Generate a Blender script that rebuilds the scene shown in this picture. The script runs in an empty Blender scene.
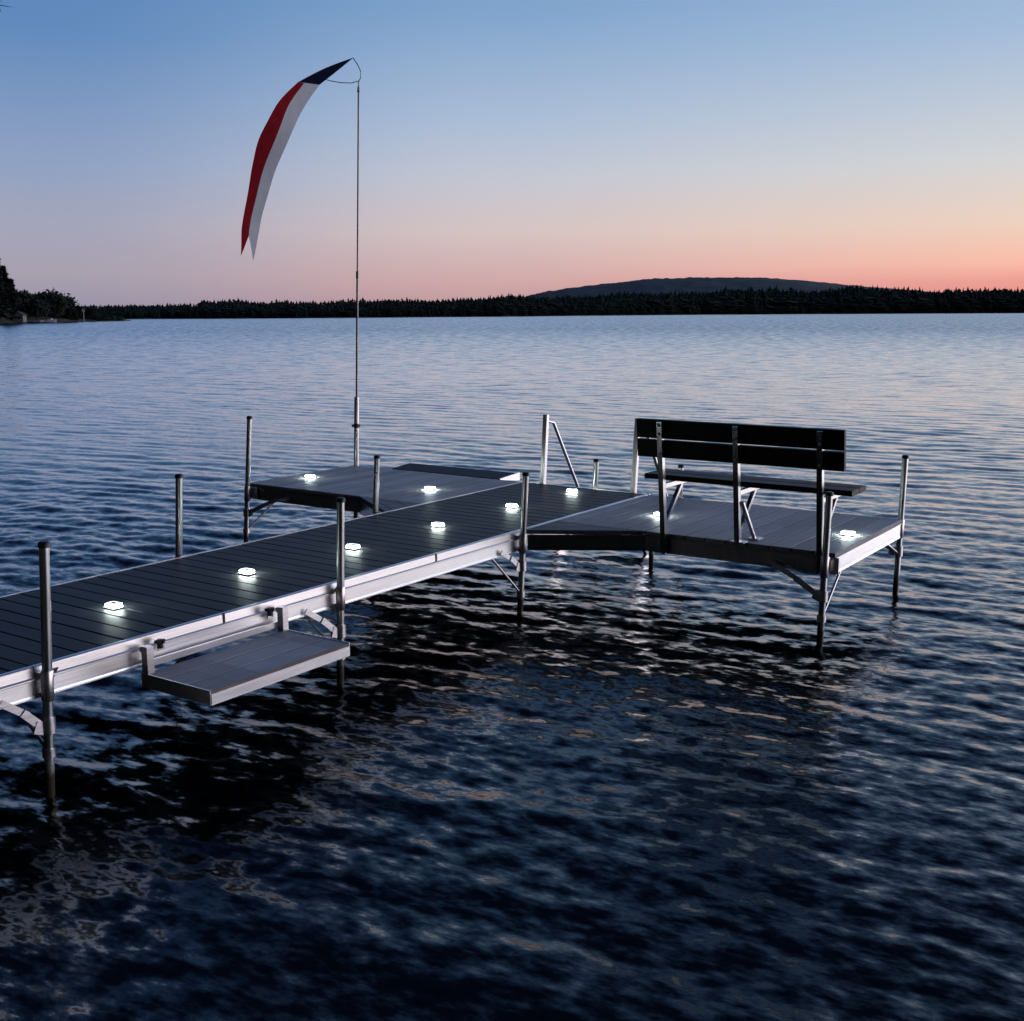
import bpy, math, random
import numpy as np
from mathutils import Vector, Matrix

random.seed(7)
RNG = np.random.default_rng(11)
sc = bpy.context.scene
COL = sc.collection

# ------------------------------------------------------------------ camera
Z0 = 0.56                                   # deck height above the water
EYE = Vector((-8.025, -4.22, Z0 + 1.44))
FX, FY = 0.82439, 0.56602                   # horizontal heading of the camera
PITCH = math.radians(-9.890)
ROLL = math.radians(0.157)
R = Vector((FY, -FX, 0)); F0 = Vector((FX, FY, 0))
Fv = F0 * math.cos(PITCH) + Vector((0, 0, math.sin(PITCH)))
Uv = -F0 * math.sin(PITCH) + Vector((0, 0, math.cos(PITCH)))
Ri = R * math.cos(ROLL) - Uv * math.sin(ROLL)
Ui = R * math.sin(ROLL) + Uv * math.cos(ROLL)
cam = bpy.data.cameras.new('camera'); cam_o = bpy.data.objects.new('camera', cam); COL.objects.link(cam_o)
cam.sensor_fit = 'HORIZONTAL'; cam.sensor_width = 36; cam.lens = 36 * 1146.44 / 1024
cam.clip_start = 0.05; cam.clip_end = 12000
M4 = Matrix((Ri, Ui, -Fv)).transposed().to_4x4(); M4.translation = EYE
cam_o.matrix_world = M4
sc.camera = cam_o

# ------------------------------------------------------------------ sky
def lin(c):
    out = []
    for v in c[:3]:
        v /= 255.0
        out.append(v / 12.92 if v <= .04045 else ((v + .055) / 1.055) ** 2.4)
    return (*out, 1)

SUN_AZ = math.radians(75)                   # right of the heading, below the horizon
sdir = F0 * math.cos(SUN_AZ) + R * math.sin(SUN_AZ)
world = bpy.data.worlds.new('World'); sc.world = world; world.use_nodes = True
nt = world.node_tree; N = nt.nodes; L = nt.links; N.clear()
tc = N.new('ShaderNodeTexCoord'); nrm = N.new('ShaderNodeVectorMath'); nrm.operation = 'NORMALIZE'
L.new(tc.outputs['Generated'], nrm.inputs[0])
sep = N.new('ShaderNodeSeparateXYZ'); L.new(nrm.outputs[0], sep.inputs[0])
flat = N.new('ShaderNodeVectorMath'); flat.operation = 'MULTIPLY'; flat.inputs[1].default_value = (1, 1, 0)
L.new(nrm.outputs[0], flat.inputs[0])
fn = N.new('ShaderNodeVectorMath'); fn.operation = 'NORMALIZE'; L.new(flat.outputs[0], fn.inputs[0])
dot = N.new('ShaderNodeVectorMath'); dot.operation = 'DOT_PRODUCT'; dot.inputs[1].default_value = sdir
L.new(fn.outputs[0], dot.inputs[0])
def ramp(stops, gain=1.0):
    r = N.new('ShaderNodeValToRGB'); cr = r.color_ramp; cr.interpolation = 'B_SPLINE' if False else 'LINEAR'
    for i, (p, c) in enumerate(stops):
        e = cr.elements[i] if i < 2 else cr.elements.new(p)
        e.position = p; l = lin(c); e.color = (l[0] * gain, l[1] * gain, l[2] * gain, 1)
    L.new(sep.outputs[2], r.inputs[0]); return r.outputs[0]
BACK = ramp([(0, (60, 64, 88)), (.10, (70, 76, 102)), (.30, (42, 62, 102)), (1, (24, 42, 82))])
LEFT = ramp([(0, (152, 146, 166)), (.03, (167, 160, 175)), (.07, (163, 165, 186)), (.117, (142, 161, 195)), (.21, (97, 138, 188)), (.40, (68, 108, 166)), (.62, (31, 49, 88)), (1, (22, 38, 74))])
CENT = ramp([(0, (190, 150, 156)), (.024, (208, 168, 168)), (.066, (213, 195, 194)), (.11, (195, 198, 210)), (.154, (171, 189, 214)), (.235, (128, 164, 204)), (.42, (80, 120, 174)), (.62, (31, 49, 88)), (1, (22, 38, 74))])
RIGH = ramp([(0, (228, 138, 128)), (.022, (238, 158, 147)), (.036, (251, 188, 168)), (.066, (238, 208, 190)), (.114, (212, 213, 214)), (.21, (162, 187, 217)), (.42, (90, 128, 180)), (.62, (31, 49, 88)), (1, (22, 38, 74))])
SUNS = ramp([(0, (246, 188, 178)), (.025, (250, 212, 202)), (.06, (246, 226, 220)), (.12, (232, 228, 228)), (.22, (164, 176, 196)), (.42, (82, 102, 134)), (.66, (20, 34, 62)), (1, (13, 23, 47))], 5.2)
def mixc(a, b, lo, hi):
    mr = N.new('ShaderNodeMapRange'); mr.interpolation_type = 'SMOOTHSTEP' if lo < 0 else 'LINEAR'
    mr.inputs[1].default_value = lo; mr.inputs[2].default_value = hi
    L.new(dot.outputs['Value'], mr.inputs[0])
    m = N.new('ShaderNodeMix'); m.data_type = 'RGBA'; L.new(mr.outputs[0], m.inputs[0])
    L.new(a, m.inputs[6]); L.new(b, m.inputs[7]); return m.outputs[2]
# azimuth bands, measured by the cosine of the angle to the sunset
c1 = mixc(BACK, LEFT, -.70, -.16)
c2 = mixc(c1, CENT, -.12, .27)
c3 = mixc(c2, RIGH, .27, .64)
c4 = mixc(c3, SUNS, .64, .92)
bg = N.new('ShaderNodeBackground'); L.new(c4, bg.inputs[0]); bg.inputs[1].default_value = 1.0
# a little of the physical dusk sky on top
sky = N.new('ShaderNodeTexSky'); sky.sky_type = 'NISHITA'; sky.sun_disc = False
sky.sun_elevation = math.radians(-3.0); sky.sun_rotation = math.atan2(sdir.x, sdir.y)
bg2 = N.new('ShaderNodeBackground'); L.new(sky.outputs[0], bg2.inputs[0]); bg2.inputs[1].default_value = 0.05
add = N.new('ShaderNodeAddShader'); L.new(bg.outputs[0], add.inputs[0]); L.new(bg2.outputs[0], add.inputs[1])
wo = N.new('ShaderNodeOutputWorld'); L.new(add.outputs[0], wo.inputs[0])
world.cycles.sampling_method = 'MANUAL'; world.cycles.sample_map_resolution = 1024

vs = sc.view_settings; vs.view_transform = 'Standard'; vs.look = 'None'; vs.exposure = 0.0; vs.gamma = 1.0
sc.cycles.max_bounces = 8; sc.cycles.sample_clamp_indirect = 4.0
sc.cycles.caustics_reflective = False; sc.cycles.caustics_refractive = False

# ------------------------------------------------------------------ materials
def mat(name, col, rough=.5, metal=0.0, spec=.5, build=None):
    m = bpy.data.materials.new(name); m.use_nodes = True
    b = m.node_tree.nodes['Principled BSDF']
    b.inputs['Base Color'].default_value = (*col, 1); b.inputs['Roughness'].default_value = rough
    b.inputs['Metallic'].default_value = metal; b.inputs['Specular IOR Level'].default_value = spec
    if build: build(m.node_tree, b)
    return m
def noise_mix(t, b, c1, c2, scale, vec=(1, 1, 1), detail=4, rough=None, bump=0, coord='Object', lo=.35, hi=.65):
    n = t.nodes; l = t.links
    tcn = n.new('ShaderNodeTexCoord'); mp = n.new('ShaderNodeMapping'); mp.inputs['Scale'].default_value = vec
    l.new(tcn.outputs[coord], mp.inputs[0])
    no = n.new('ShaderNodeTexNoise'); no.inputs['Scale'].default_value = scale; no.inputs['Detail'].default_value = detail
    l.new(mp.outputs[0], no.inputs['Vector'])
    rp = n.new('ShaderNodeValToRGB'); rp.color_ramp.elements[0].position = lo; rp.color_ramp.elements[1].position = hi
    rp.color_ramp.elements[0].color = (*c1, 1); rp.color_ramp.elements[1].color = (*c2, 1)
    l.new(no.outputs['Fac'], rp.inputs[0]); l.new(rp.outputs[0], b.inputs['Base Color'])
    if rough:
        mr = n.new('ShaderNodeMapRange'); mr.inputs[3].default_value = rough[0]; mr.inputs[4].default_value = rough[1]
        l.new(no.outputs['Fac'], mr.inputs[0]); l.new(mr.outputs[0], b.inputs['Roughness'])
    if bump:
        bp = n.new('ShaderNodeBump'); bp.inputs['Strength'].default_value = bump; bp.inputs['Distance'].default_value = .002
        l.new(no.outputs['Fac'], bp.inputs['Height']); l.new(bp.outputs[0], b.inputs['Normal'])
MT = {}
MT['alu'] = mat('mill_aluminium', (.62, .60, .61), .42, .95, build=lambda t, b: noise_mix(t, b, (.60, .58, .59), (.74, .72, .73), 9, (.5, 6, 14), 5, (.26, .40), .12))
MT['shaded_alu'] = mat('smooth_shaded_aluminium', (.5, .5, .5), .25, 1, build=lambda t, b: noise_mix(t, b, (.42, .42, .43), (.56, .55, .56), 9, (6, 6, .6), 5, (.16, .28), .06))  # same aluminium as the other rails, shade put into a darker colour
MT['alu_x'] = mat('mill_aluminium_frame', (.62, .60, .61), .42, .92, build=lambda t, b: noise_mix(t, b, (.84, .82, .82), (.93, .91, .91), 7, (.4, 8, 18), 6, (.26, .40), .12))
def pipe_build(t, b):
    noise_mix(t, b, (.42, .43, .44), (.66, .67, .67), 14, (1, 1, .35), 3, (.24, .36), .0)
    n = t.nodes; l = t.links; g = n.new('ShaderNodeNewGeometry'); sx = n.new('ShaderNodeSeparateXYZ'); l.new(g.outputs['Position'], sx.inputs[0])
    no = n.new('ShaderNodeTexNoise'); no.inputs['Scale'].default_value = 30; l.new(g.outputs['Position'], no.inputs['Vector'])
    ad = n.new('ShaderNodeMath'); ad.operation = 'MULTIPLY_ADD'; ad.inputs[1].default_value = -.14; l.new(no.outputs['Fac'], ad.inputs[0]); l.new(sx.outputs[2], ad.inputs[2])
    mr = n.new('ShaderNodeMapRange'); mr.inputs[1].default_value = .10; mr.inputs[2].default_value = .02; l.new(ad.outputs[0], mr.inputs[0])
    src = b.inputs['Base Color'].links[0].from_socket; mx = n.new('ShaderNodeMix'); mx.data_type = 'RGBA'; mx.inputs[7].default_value = (.05, .045, .03, 1)   # slime below the usual waterline
    l.new(mr.outputs[0], mx.inputs[0]); l.new(src, mx.inputs[6]); l.new(mx.outputs[2], b.inputs['Base Color'])
    mi = n.new('ShaderNodeMath'); mi.operation = 'SUBTRACT'; mi.inputs[0].default_value = 1; l.new(mr.outputs[0], mi.inputs[1]); l.new(mi.outputs[0], b.inputs['Metallic'])
MT['pipe'] = mat('galvanised_pipe', (.55, .56, .57), .3, 1, build=pipe_build)
MT['black'] = mat('black_plastic', (.012, .012, .013), .45)
MT['rubber_shade'] = mat('dark_rubber_and_gap_shade', (.018, .019, .022), .65, build=lambda t, b: noise_mix(t, b, (.014, .015, .018), (.026, .027, .03), 20, (1, 1, 1), 5))  # flap rubber, also the dark colour standing for shade in board gaps
def boards(name, a, c, vec, rough, axis=0, pitch=.1435, off=0.0, marks=.0):
    def bl(t, b):
        noise_mix(t, b, a, c, 5, vec, 8, rough, .35)
        n = t.nodes; l = t.links; g = n.new('ShaderNodeNewGeometry'); sx = n.new('ShaderNodeSeparateXYZ'); l.new(g.outputs['Position'], sx.inputs[0])
        m1 = n.new('ShaderNodeMath'); m1.operation = 'MULTIPLY_ADD'; m1.inputs[1].default_value = 1 / pitch; m1.inputs[2].default_value = off; l.new(sx.outputs[axis], m1.inputs[0])
        fl_ = n.new('ShaderNodeMath'); fl_.operation = 'FLOOR'; l.new(m1.outputs[0], fl_.inputs[0])
        wn = n.new('ShaderNodeTexWhiteNoise'); wn.noise_dimensions = '1D'; l.new(fl_.outputs[0], wn.inputs['W'])
        mr = n.new('ShaderNodeMapRange'); mr.inputs[3].default_value = .80; mr.inputs[4].default_value = 1.18; l.new(wn.outputs['Value'], mr.inputs[0])
        big = n.new('ShaderNodeTexNoise'); big.inputs['Scale'].default_value = 2.3; big.inputs['Detail'].default_value = 6; l.new(g.outputs['Position'], big.inputs['Vector'])
        m2 = n.new('ShaderNodeMapRange'); m2.inputs[1].default_value = .3; m2.inputs[2].default_value = .7; m2.inputs[3].default_value = .82; m2.inputs[4].default_value = 1.15; l.new(big.outputs['Fac'], m2.inputs[0])
        mm = n.new('ShaderNodeMath'); mm.operation = 'MULTIPLY'; l.new(mr.outputs[0], mm.inputs[0]); l.new(m2.outputs[0], mm.inputs[1])
        src = b.inputs['Base Color'].links[0].from_socket; sc_ = n.new('ShaderNodeVectorMath'); sc_.operation = 'SCALE'; l.new(src, sc_.inputs[0]); l.new(mm.outputs[0], sc_.inputs['Scale'])
        out = sc_.outputs[0]
        if marks:        # bird droppings and dried splashes
            vo = n.new('ShaderNodeTexNoise'); vo.inputs['Scale'].default_value = 9; vo.inputs['Detail'].default_value = 5; vo.inputs['Roughness'].default_value = .65; l.new(g.outputs['Position'], vo.inputs['Vector'])
            mk = n.new('ShaderNodeMapRange'); mk.inputs[1].default_value = 1 - marks; mk.inputs[2].default_value = 1 - marks + .03; l.new(vo.outputs['Fac'], mk.inputs[0])
            mx = n.new('ShaderNodeMix'); mx.data_type = 'RGBA'; mx.inputs[7].default_value = (.42, .42, .43, 1); l.new(mk.outputs[0], mx.inputs[0]); l.new(out, mx.inputs[6]); out = mx.outputs[2]
        l.new(out, b.inputs['Base Color'])
    return mat(name, a, .45, 0, .22, bl)
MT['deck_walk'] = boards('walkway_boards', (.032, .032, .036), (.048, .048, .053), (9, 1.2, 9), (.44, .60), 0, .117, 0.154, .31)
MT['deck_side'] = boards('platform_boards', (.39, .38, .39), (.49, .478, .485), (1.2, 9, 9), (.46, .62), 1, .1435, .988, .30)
MT['deck_gusset'] = boards('corner_boards', (.15, .15, .165), (.21, .21, .225), (4, 4, 9), (.46, .62))
MT['deck_step'] = boards('step_boards', (.50, .48, .49), (.60, .58, .59), (1.2, 9, 9), (.48, .62))
MT['bench'] = boards('bench_planks', (.010, .0105, .0125), (.020, .021, .024), (9, 1.2, 9), (.45, .65))
MT['trim'] = mat('tan_trim', (.20, .155, .135), .6, build=lambda t, b: noise_mix(t, b, (.16, .125, .11), (.25, .19, .165), 8, (1, 9, 9), 5))
MT['housing'] = mat('lamp_housing', (.30, .31, .33), .4)
MT['panel'] = mat('solar_cell', (.01, .012, .03), .15)
def emis(name, col, s):
    m = bpy.data.materials.new(name); m.use_nodes = True; b = m.node_tree.nodes['Principled BSDF']
    b.inputs['Base Color'].default_value = (.8, .85, .85, 1)
    b.inputs['Emission Color'].default_value = (*col, 1); b.inputs['Emission Strength'].default_value = s
    return m
MT['led'] = emis('led_lens', (.86, 1.0, .93), 85)
MT['glow'] = emis('lit_cover', (.88, 1.0, .95), 3.0)
def cloth(name, a, c):
    m = bpy.data.materials.new(name); m.use_nodes = True; t = m.node_tree; b = t.nodes['Principled BSDF']
    b.inputs['Roughness'].default_value = .8; b.inputs['Specular IOR Level'].default_value = .2
    noise_mix(t, b, a, c, 14, (1, 1, .4), 5, None, .2)
    tl = t.nodes.new('ShaderNodeBsdfTranslucent'); mx = t.nodes.new('ShaderNodeMixShader'); mx.inputs[0].default_value = .6
    src = b.inputs['Base Color'].links[0].from_socket; t.links.new(src, tl.inputs[0])
    t.links.new(b.outputs[0], mx.inputs[1]); t.links.new(tl.outputs[0], mx.inputs[2])
    t.links.new(mx.outputs[0], t.nodes['Material Output'].inputs[0])
    return m
MT['red'] = cloth('red_cloth', (.33, .016, .026), (.41, .023, .034))
MT['white'] = cloth('white_cloth', (.78, .78, .80), (.86, .86, .87))
MT['navy'] = cloth('navy_cloth', (.010, .014, .035), (.018, .022, .05))
MT['pole'] = mat('dull_pole', (.2, .2, .21), .4, .8, build=lambda t, b: noise_mix(t, b, (.14, .14, .15), (.26, .26, .27), 10, (1, 1, .3), 3, (.3, .45)))
MT['wire'] = mat('steel_wire', (.30, .30, .31), .35, 1)
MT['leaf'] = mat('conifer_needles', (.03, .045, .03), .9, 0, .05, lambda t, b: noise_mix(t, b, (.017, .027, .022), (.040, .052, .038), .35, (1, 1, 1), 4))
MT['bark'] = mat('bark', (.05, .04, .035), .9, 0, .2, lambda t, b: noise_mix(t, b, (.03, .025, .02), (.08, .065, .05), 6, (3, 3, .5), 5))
MT['hill'] = mat('hazy_wooded_hillside', (.05, .06, .075), .95, 0, .1, lambda t, b: noise_mix(t, b, (.060, .075, .082), (.095, .112, .122), .02, (1, 1, 2), 6))  # forest canopy with distance haze put into a lighter, bluer colour
MT['ground'] = mat('forest_ground', (.05, .045, .035), .95, 0, .2, lambda t, b: noise_mix(t, b, (.035, .035, .025), (.09, .08, .06), .4, (1, 1, 1), 7))
MT['rock'] = mat('shore_rock', (.12, .115, .11), .85, 0, .3, lambda t, b: noise_mix(t, b, (.07, .07, .068), (.19, .18, .17), 1.2, (1, 1, 1), 7))
MT['paint'] = mat('white_paint', (.5, .5, .5), .4, build=lambda t, b: noise_mix(t, b, (.42, .41, .40), (.54, .53, .52), 3, (1, 1, 1), 4))
MT['hut'] = mat('pale_siding', (.36, .34, .32), .7, build=lambda t, b: noise_mix(t, b, (.16, .15, .14), (.22, .21, .195), 3, (1, 1, 4), 4))
MT['roof'] = mat('dark_roof', (.06, .06, .065), .8, build=lambda t, b: noise_mix(t, b, (.045, .045, .05), (.08, .08, .085), 4, (1, 1, 4), 4))

# ------------------------------------------------------------------ mesh helpers
class MB:
    def __init__(s): s.v = []; s.f = []; s.mi = []; s.smooth = []
    def add(s, vs, fs, sm=False, mi=0):
        o = len(s.v); s.v += [tuple(v) for v in vs]
        for f in fs: s.f.append(tuple(i + o for i in f)); s.smooth.append(sm); s.mi.append(mi)
    def box(s, a, b, ch=0.0, mi=0):
        x0, y0, z0 = a; x1, y1, z1 = b
        if ch <= 0:
            s.add([(x0,y0,z0),(x1,y0,z0),(x1,y1,z0),(x0,y1,z0),(x0,y0,z1),(x1,y0,z1),(x1,y1,z1),(x0,y1,z1)],
                  [(3,2,1,0),(4,5,6,7),(0,1,5,4),(1,2,6,5),(2,3,7,6),(3,0,4,7)], mi=mi); return
        c = ch     # chamfered top edges
        s.add([(x0,y0,z0),(x1,y0,z0),(x1,y1,z0),(x0,y1,z0),(x0,y0,z1-c),(x1,y0,z1-c),(x1,y1,z1-c),(x0,y1,z1-c),
               (x0+c,y0+c,z1),(x1-c,y0+c,z1),(x1-c,y1-c,z1),(x0+c,y1-c,z1)],
              [(3,2,1,0),(8,9,10,11),(0,1,5,4),(1,2,6,5),(2,3,7,6),(3,0,4,7),(4,5,9,8),(5,6,10,9),(6,7,11,10),(7,4,8,11)], mi=mi)
    def obox(s, p0, p1, w, h, up=(0, 0, 1), mi=0):     # a bar of section w (sideways) x h (along up) from p0 to p1
        p0, p1 = Vector(p0), Vector(p1); d = (p1 - p0).normalized(); up = Vector(up)
        sd = d.cross(up)
        if sd.length < 1e-4: sd = d.cross(Vector((1, 0, 0)))
        sd.normalize(); u = sd.cross(d).normalized()
        vs = []
        for p in (p0, p1):
            for a, b in ((-1,-1),(1,-1),(1,1),(-1,1)): vs.append(p + sd * (a * w / 2) + u * (b * h / 2))
        s.add(vs, [(3,2,1,0),(4,5,6,7),(0,1,5,4),(1,2,6,5),(2,3,7,6),(3,0,4,7)], mi=mi)
    def tube(s, pts, rad, n=16, caps=True, mi=0):
        pts = [Vector(p) for p in pts]; rs = rad if isinstance(rad, (list, tuple)) else [rad] * len(pts)
        rings = []; ref = None
        for i, p in enumerate(pts):
            d = (pts[min(i+1, len(pts)-1)] - pts[max(i-1, 0)]).normalized()
            if ref is None:
                ref = d.cross(Vector((0, 0, 1)))
                if ref.length < 1e-3: ref = Vector((1, 0, 0))
            a = (ref - d * ref.dot(d)).normalized(); ref = a; b = d.cross(a)
            rings.append([p + (a * math.cos(2*math.pi*k/n) + b * math.sin(2*math.pi*k/n)) * rs[i] for k in range(n)])
        vs = [v for r in rings for v in r]; fs = []
        for i in range(len(rings)-1):
            for k in range(n): fs.append((i*n+k, i*n+(k+1)%n, (i+1)*n+(k+1)%n, (i+1)*n+k))
        s.add(vs, fs, True, mi)
        if caps:
            s.add(rings[0], [tuple(reversed(range(n)))], False, mi); s.add(rings[-1], [tuple(range(n))], False, mi)
    def prism(s, poly, p0, p1, ax, bx, mi=0):       # polygon (a, b) swept from p0 to p1
        p0, p1 = Vector(p0), Vector(p1); ax, bx = Vector(ax), Vector(bx); n = len(poly)
        vs = [p0 + ax*a + bx*b for a, b in poly] + [p1 + ax*a + bx*b for a, b in poly]
        fs = [(k, (k+1) % n, n + (k+1) % n, n + k) for k in range(n)]
        fs += [tuple(reversed(range(n))), tuple(range(n, 2*n))]
        s.add(vs, fs, False, mi)
    def build(s, name, m, parent=None, origin=None):
        me = bpy.data.meshes.new(name); o = bpy.data.objects.new(name, me); COL.objects.link(o)
        org = Vector(origin) if origin is not None else Vector((0, 0, 0))
        if parent is not None:
            o.parent = parent
        po = Vector((0, 0, 0)); q = parent
        while q is not None: po += q.location; q = q.parent
        if parent is None and origin is not None: o.location = org; po = org
        me.from_pydata([tuple(Vector(v) - po) for v in s.v], [], s.f)
        for mm in (m if isinstance(m, (list, tuple)) else [m]): me.materials.append(mm)
        for i, p in enumerate(me.polygons): p.use_smooth = s.smooth[i]; p.material_index = s.mi[i]
        me.update()
        import bmesh
        bm = bmesh.new(); bm.from_mesh(me); bmesh.ops.recalc_face_normals(bm, faces=bm.faces); bm.to_mesh(me); bm.free()
        return o
def tag(o, label=None, cat=None, group=None, kind=None):
    if label: o['label'] = label
    if cat: o['category'] = cat
    if group: o['group'] = group
    if kind: o['kind'] = kind
    return o
def thing(name, loc, label, cat, group=None):
    o = bpy.data.objects.new(name, None); COL.objects.link(o); o.location = loc; o.empty_display_size = .2
    return tag(o, label, cat, group)
def copy_tree(src, parent=None):
    c = src.copy(); COL.objects.link(c); c.parent = parent
    for ch in src.children: copy_tree(ch, c)
    return c
D = lambda x, y, z: (x, y, Z0 + z)          # point given relative to deck height
def ahead(px, dist, z=0.0):                  # ground point in the compass direction of a picture column
    a = math.atan((px - 512) * math.cos(PITCH) / 1146.44)
    d = F0 * math.cos(a) + R * math.sin(a)
    return Vector((EYE.x + d.x * dist, EYE.y + d.y * dist, z))

# ------------------------------------------------------------------ water
def make_water():
    a_lo, a_hi = math.radians(-40), math.radians(40)
    fine = np.linspace(a_lo, a_hi, 1000)
    coarse = np.concatenate([np.linspace(a_hi, 2*math.pi + a_lo, 90)[1:-1]])
    ang = np.concatenate([fine, coarse]); na = len(ang)
    nr = 1750
    rr = np.concatenate([[0.05], np.geomspace(1.0, 900, nr), [1400, 2200, 3500, 6000]]); nrr = len(rr)
    A, RR = np.meshgrid(ang, rr)
    X = EYE.x + RR * (FX * np.cos(A) + FY * np.sin(A)); Y = EYE.y + RR * (FY * np.cos(A) - FX * np.sin(A))
    gap = RR * (math.log(900) / nr)
    isf = (np.arange(na) < len(fine))[None, :]
    Z = np.zeros_like(X); lost = np.zeros_like(X)
    td = math.atan2(-(.50 * -FX + .87 * FY), -(.50 * FY + .87 * FX))     # waves run to the viewer and to the left
    n = 96
    lam = np.geomspace(.075, 2.6, n); lam = lam * RNG.uniform(.93, 1.07, n)
    for i in range(n):
        l = lam[i]
        w = math.exp(-((math.log(l / .30)) / .95) ** 2)
        s = .0175 * w + .0012
        th = td + RNG.normal(0, .52 if l < .33 else .36)
        k = 2 * math.pi / l
        ph = (X * math.cos(th) + Y * math.sin(th)) * k + RNG.uniform(0, 6.28)
        keep = np.clip((l / gap - 2.2) / 2.5, 0, 1) * np.clip((l / (RR * .0014) - 1.0) / 3.0, 0, 1)
        keep = np.where(isf, keep, 0)
        # sharper crests than troughs
        sn = np.sin(ph)
        Z += keep * s / k * (sn + .18 * np.cos(2 * ph))
        lost += (1 - keep) * s * s * .5
    # gusts: patches where the ripple is livelier
    gust = .80 + .38 * np.sin(X * .31 + Y * .17 + 1.3) * np.sin(Y * .23 - X * .11) + .14 * np.sin(X * .9 - Y * .6)
    chop = np.interp(RR, [0, 4, 7, 10, 15, 26, 60], [.85, 1.0, 1.25, 1.45, 1.25, .75, .6])          # choppier round the dock, where waves bounce off the shore
    Z *= np.clip(gust, .40, 1.4) * chop
    V = np.stack([X, Y, Z], -1).reshape(-1, 3).astype(np.float32)
    i, j = np.meshgrid(np.arange(nrr - 1), np.arange(na), indexing='ij'); j2 = (j + 1) % na
    q = np.stack([i*na + j, (i+1)*na + j, (i+1)*na + j2, i*na + j2], -1).reshape(-1, 4).astype(np.int32)
    me = bpy.data.meshes.new('water')
    me.vertices.add(len(V)); me.vertices.foreach_set('co', V.ravel())
    me.loops.add(q.size); me.loops.foreach_set('vertex_index', q[:, ::-1].ravel())
    me.polygons.add(len(q)); me.polygons.foreach_set('loop_start', np.arange(0, q.size, 4, dtype=np.int32))
    try: me.polygons.foreach_set('loop_total', np.full(len(q), 4, np.int32))
    except Exception: pass
    me.polygons.foreach_set('use_smooth', np.ones(len(q), bool))
    me.update(calc_edges=True)
    at = me.attributes.new('ripple', 'FLOAT', 'POINT')
    rip = .17 + .83 * np.clip((np.log(RR + 1e-6) - math.log(14)) / math.log(9), 0, 1)
    at.data.foreach_set('value', rip.astype(np.float32).ravel())
    a2 = me.attributes.new('crinkle', 'FLOAT', 'POINT'); a2.data.foreach_set('value', (.22 + .78 * np.clip((16 - RR) / 10, 0, 1)).astype(np.float32).ravel())
    o = bpy.data.objects.new('water', me); COL.objects.link(o); tag(o, kind='structure')
    m = bpy.data.materials.new('lake_water'); m.use_nodes = True; t = m.node_tree; b = t.nodes['Principled BSDF']
    g = t.nodes.new('ShaderNodeNewGeometry')
    rot = t.nodes.new('ShaderNodeMapping'); rot.vector_type = 'POINT'
    rot.inputs['Rotation'].default_value = (0, 0, -td); rot.inputs['Scale'].default_value = (1, 1, 1)
    t.links.new(g.outputs['Position'], rot.inputs[0])
    st = t.nodes.new('ShaderNodeMapping'); st.inputs['Scale'].default_value = (1, .45, 1); t.links.new(rot.outputs[0], st.inputs[0])
    # unresolved far ripples: slopes taken from a noise field
    na_ = t.nodes.new('ShaderNodeTexNoise'); na_.inputs['Scale'].default_value = 2.6; na_.inputs['Detail'].default_value = 5; na_.inputs['Roughness'].default_value = .62
    t.links.new(st.outputs[0], na_.inputs['Vector'])
    nb_ = t.nodes.new('ShaderNodeTexNoise'); nb_.inputs['Scale'].default_value = 17; nb_.inputs['Detail'].default_value = 4; nb_.inputs['Roughness'].default_value = .6
    t.links.new(st.outputs[0], nb_.inputs['Vector'])
    def vm(op, *ins):
        nd = t.nodes.new('ShaderNodeVectorMath'); nd.operation = op
        for k, v in enumerate(ins):
            if isinstance(v, (tuple, float)): nd.inputs[k].default_value = v
            else: t.links.new(v, nd.inputs[k])
        return nd.outputs[0]
    s1 = vm('MULTIPLY', vm('SUBTRACT', na_.outputs['Color'], (.5, .5, .5)), (1, 1, 0))
    s2 = vm('MULTIPLY', vm('SUBTRACT', nb_.outputs['Color'], (.5, .5, .5)), (1, 1, 0))
    atn = t.nodes.new('ShaderNodeAttribute'); atn.attribute_name = 'ripple'
    ln = t.nodes.new('ShaderNodeVectorMath'); ln.operation = 'LENGTH'; t.links.new(s1, ln.inputs[0])     # mostly gentle, here and there a steep ripple
    tail = t.nodes.new('ShaderNodeMath'); tail.operation = 'MULTIPLY_ADD'; tail.inputs[1].default_value = 4.5; tail.inputs[2].default_value = .25; t.links.new(ln.outputs['Value'], tail.inputs[0])
    sc0 = t.nodes.new('ShaderNodeVectorMath'); sc0.operation = 'SCALE'; t.links.new(s1, sc0.inputs[0]); t.links.new(tail.outputs[0], sc0.inputs['Scale'])
    sc1 = t.nodes.new('ShaderNodeVectorMath'); sc1.operation = 'SCALE'; t.links.new(sc0.outputs[0], sc1.inputs[0])
    mu = t.nodes.new('ShaderNodeMath'); mu.operation = 'MULTIPLY'; mu.inputs[1].default_value = .62; t.links.new(atn.outputs['Fac'], mu.inputs[0])
    t.links.new(mu.outputs[0], sc1.inputs['Scale'])
    sc2 = t.nodes.new('ShaderNodeVectorMath'); sc2.operation = 'SCALE'; t.links.new(s2, sc2.inputs[0]); atc = t.nodes.new('ShaderNodeAttribute'); atc.attribute_name = 'crinkle'
    mc = t.nodes.new('ShaderNodeMath'); mc.operation = 'MULTIPLY'; mc.inputs[1].default_value = .66; t.links.new(atc.outputs['Fac'], mc.inputs[0]); t.links.new(mc.outputs[0], sc2.inputs['Scale'])
    lee = t.nodes.new('ShaderNodeVectorMath'); lee.operation = 'SCALE'; lee.inputs[0].default_value = (math.cos(td), math.sin(td), 0)
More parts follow.
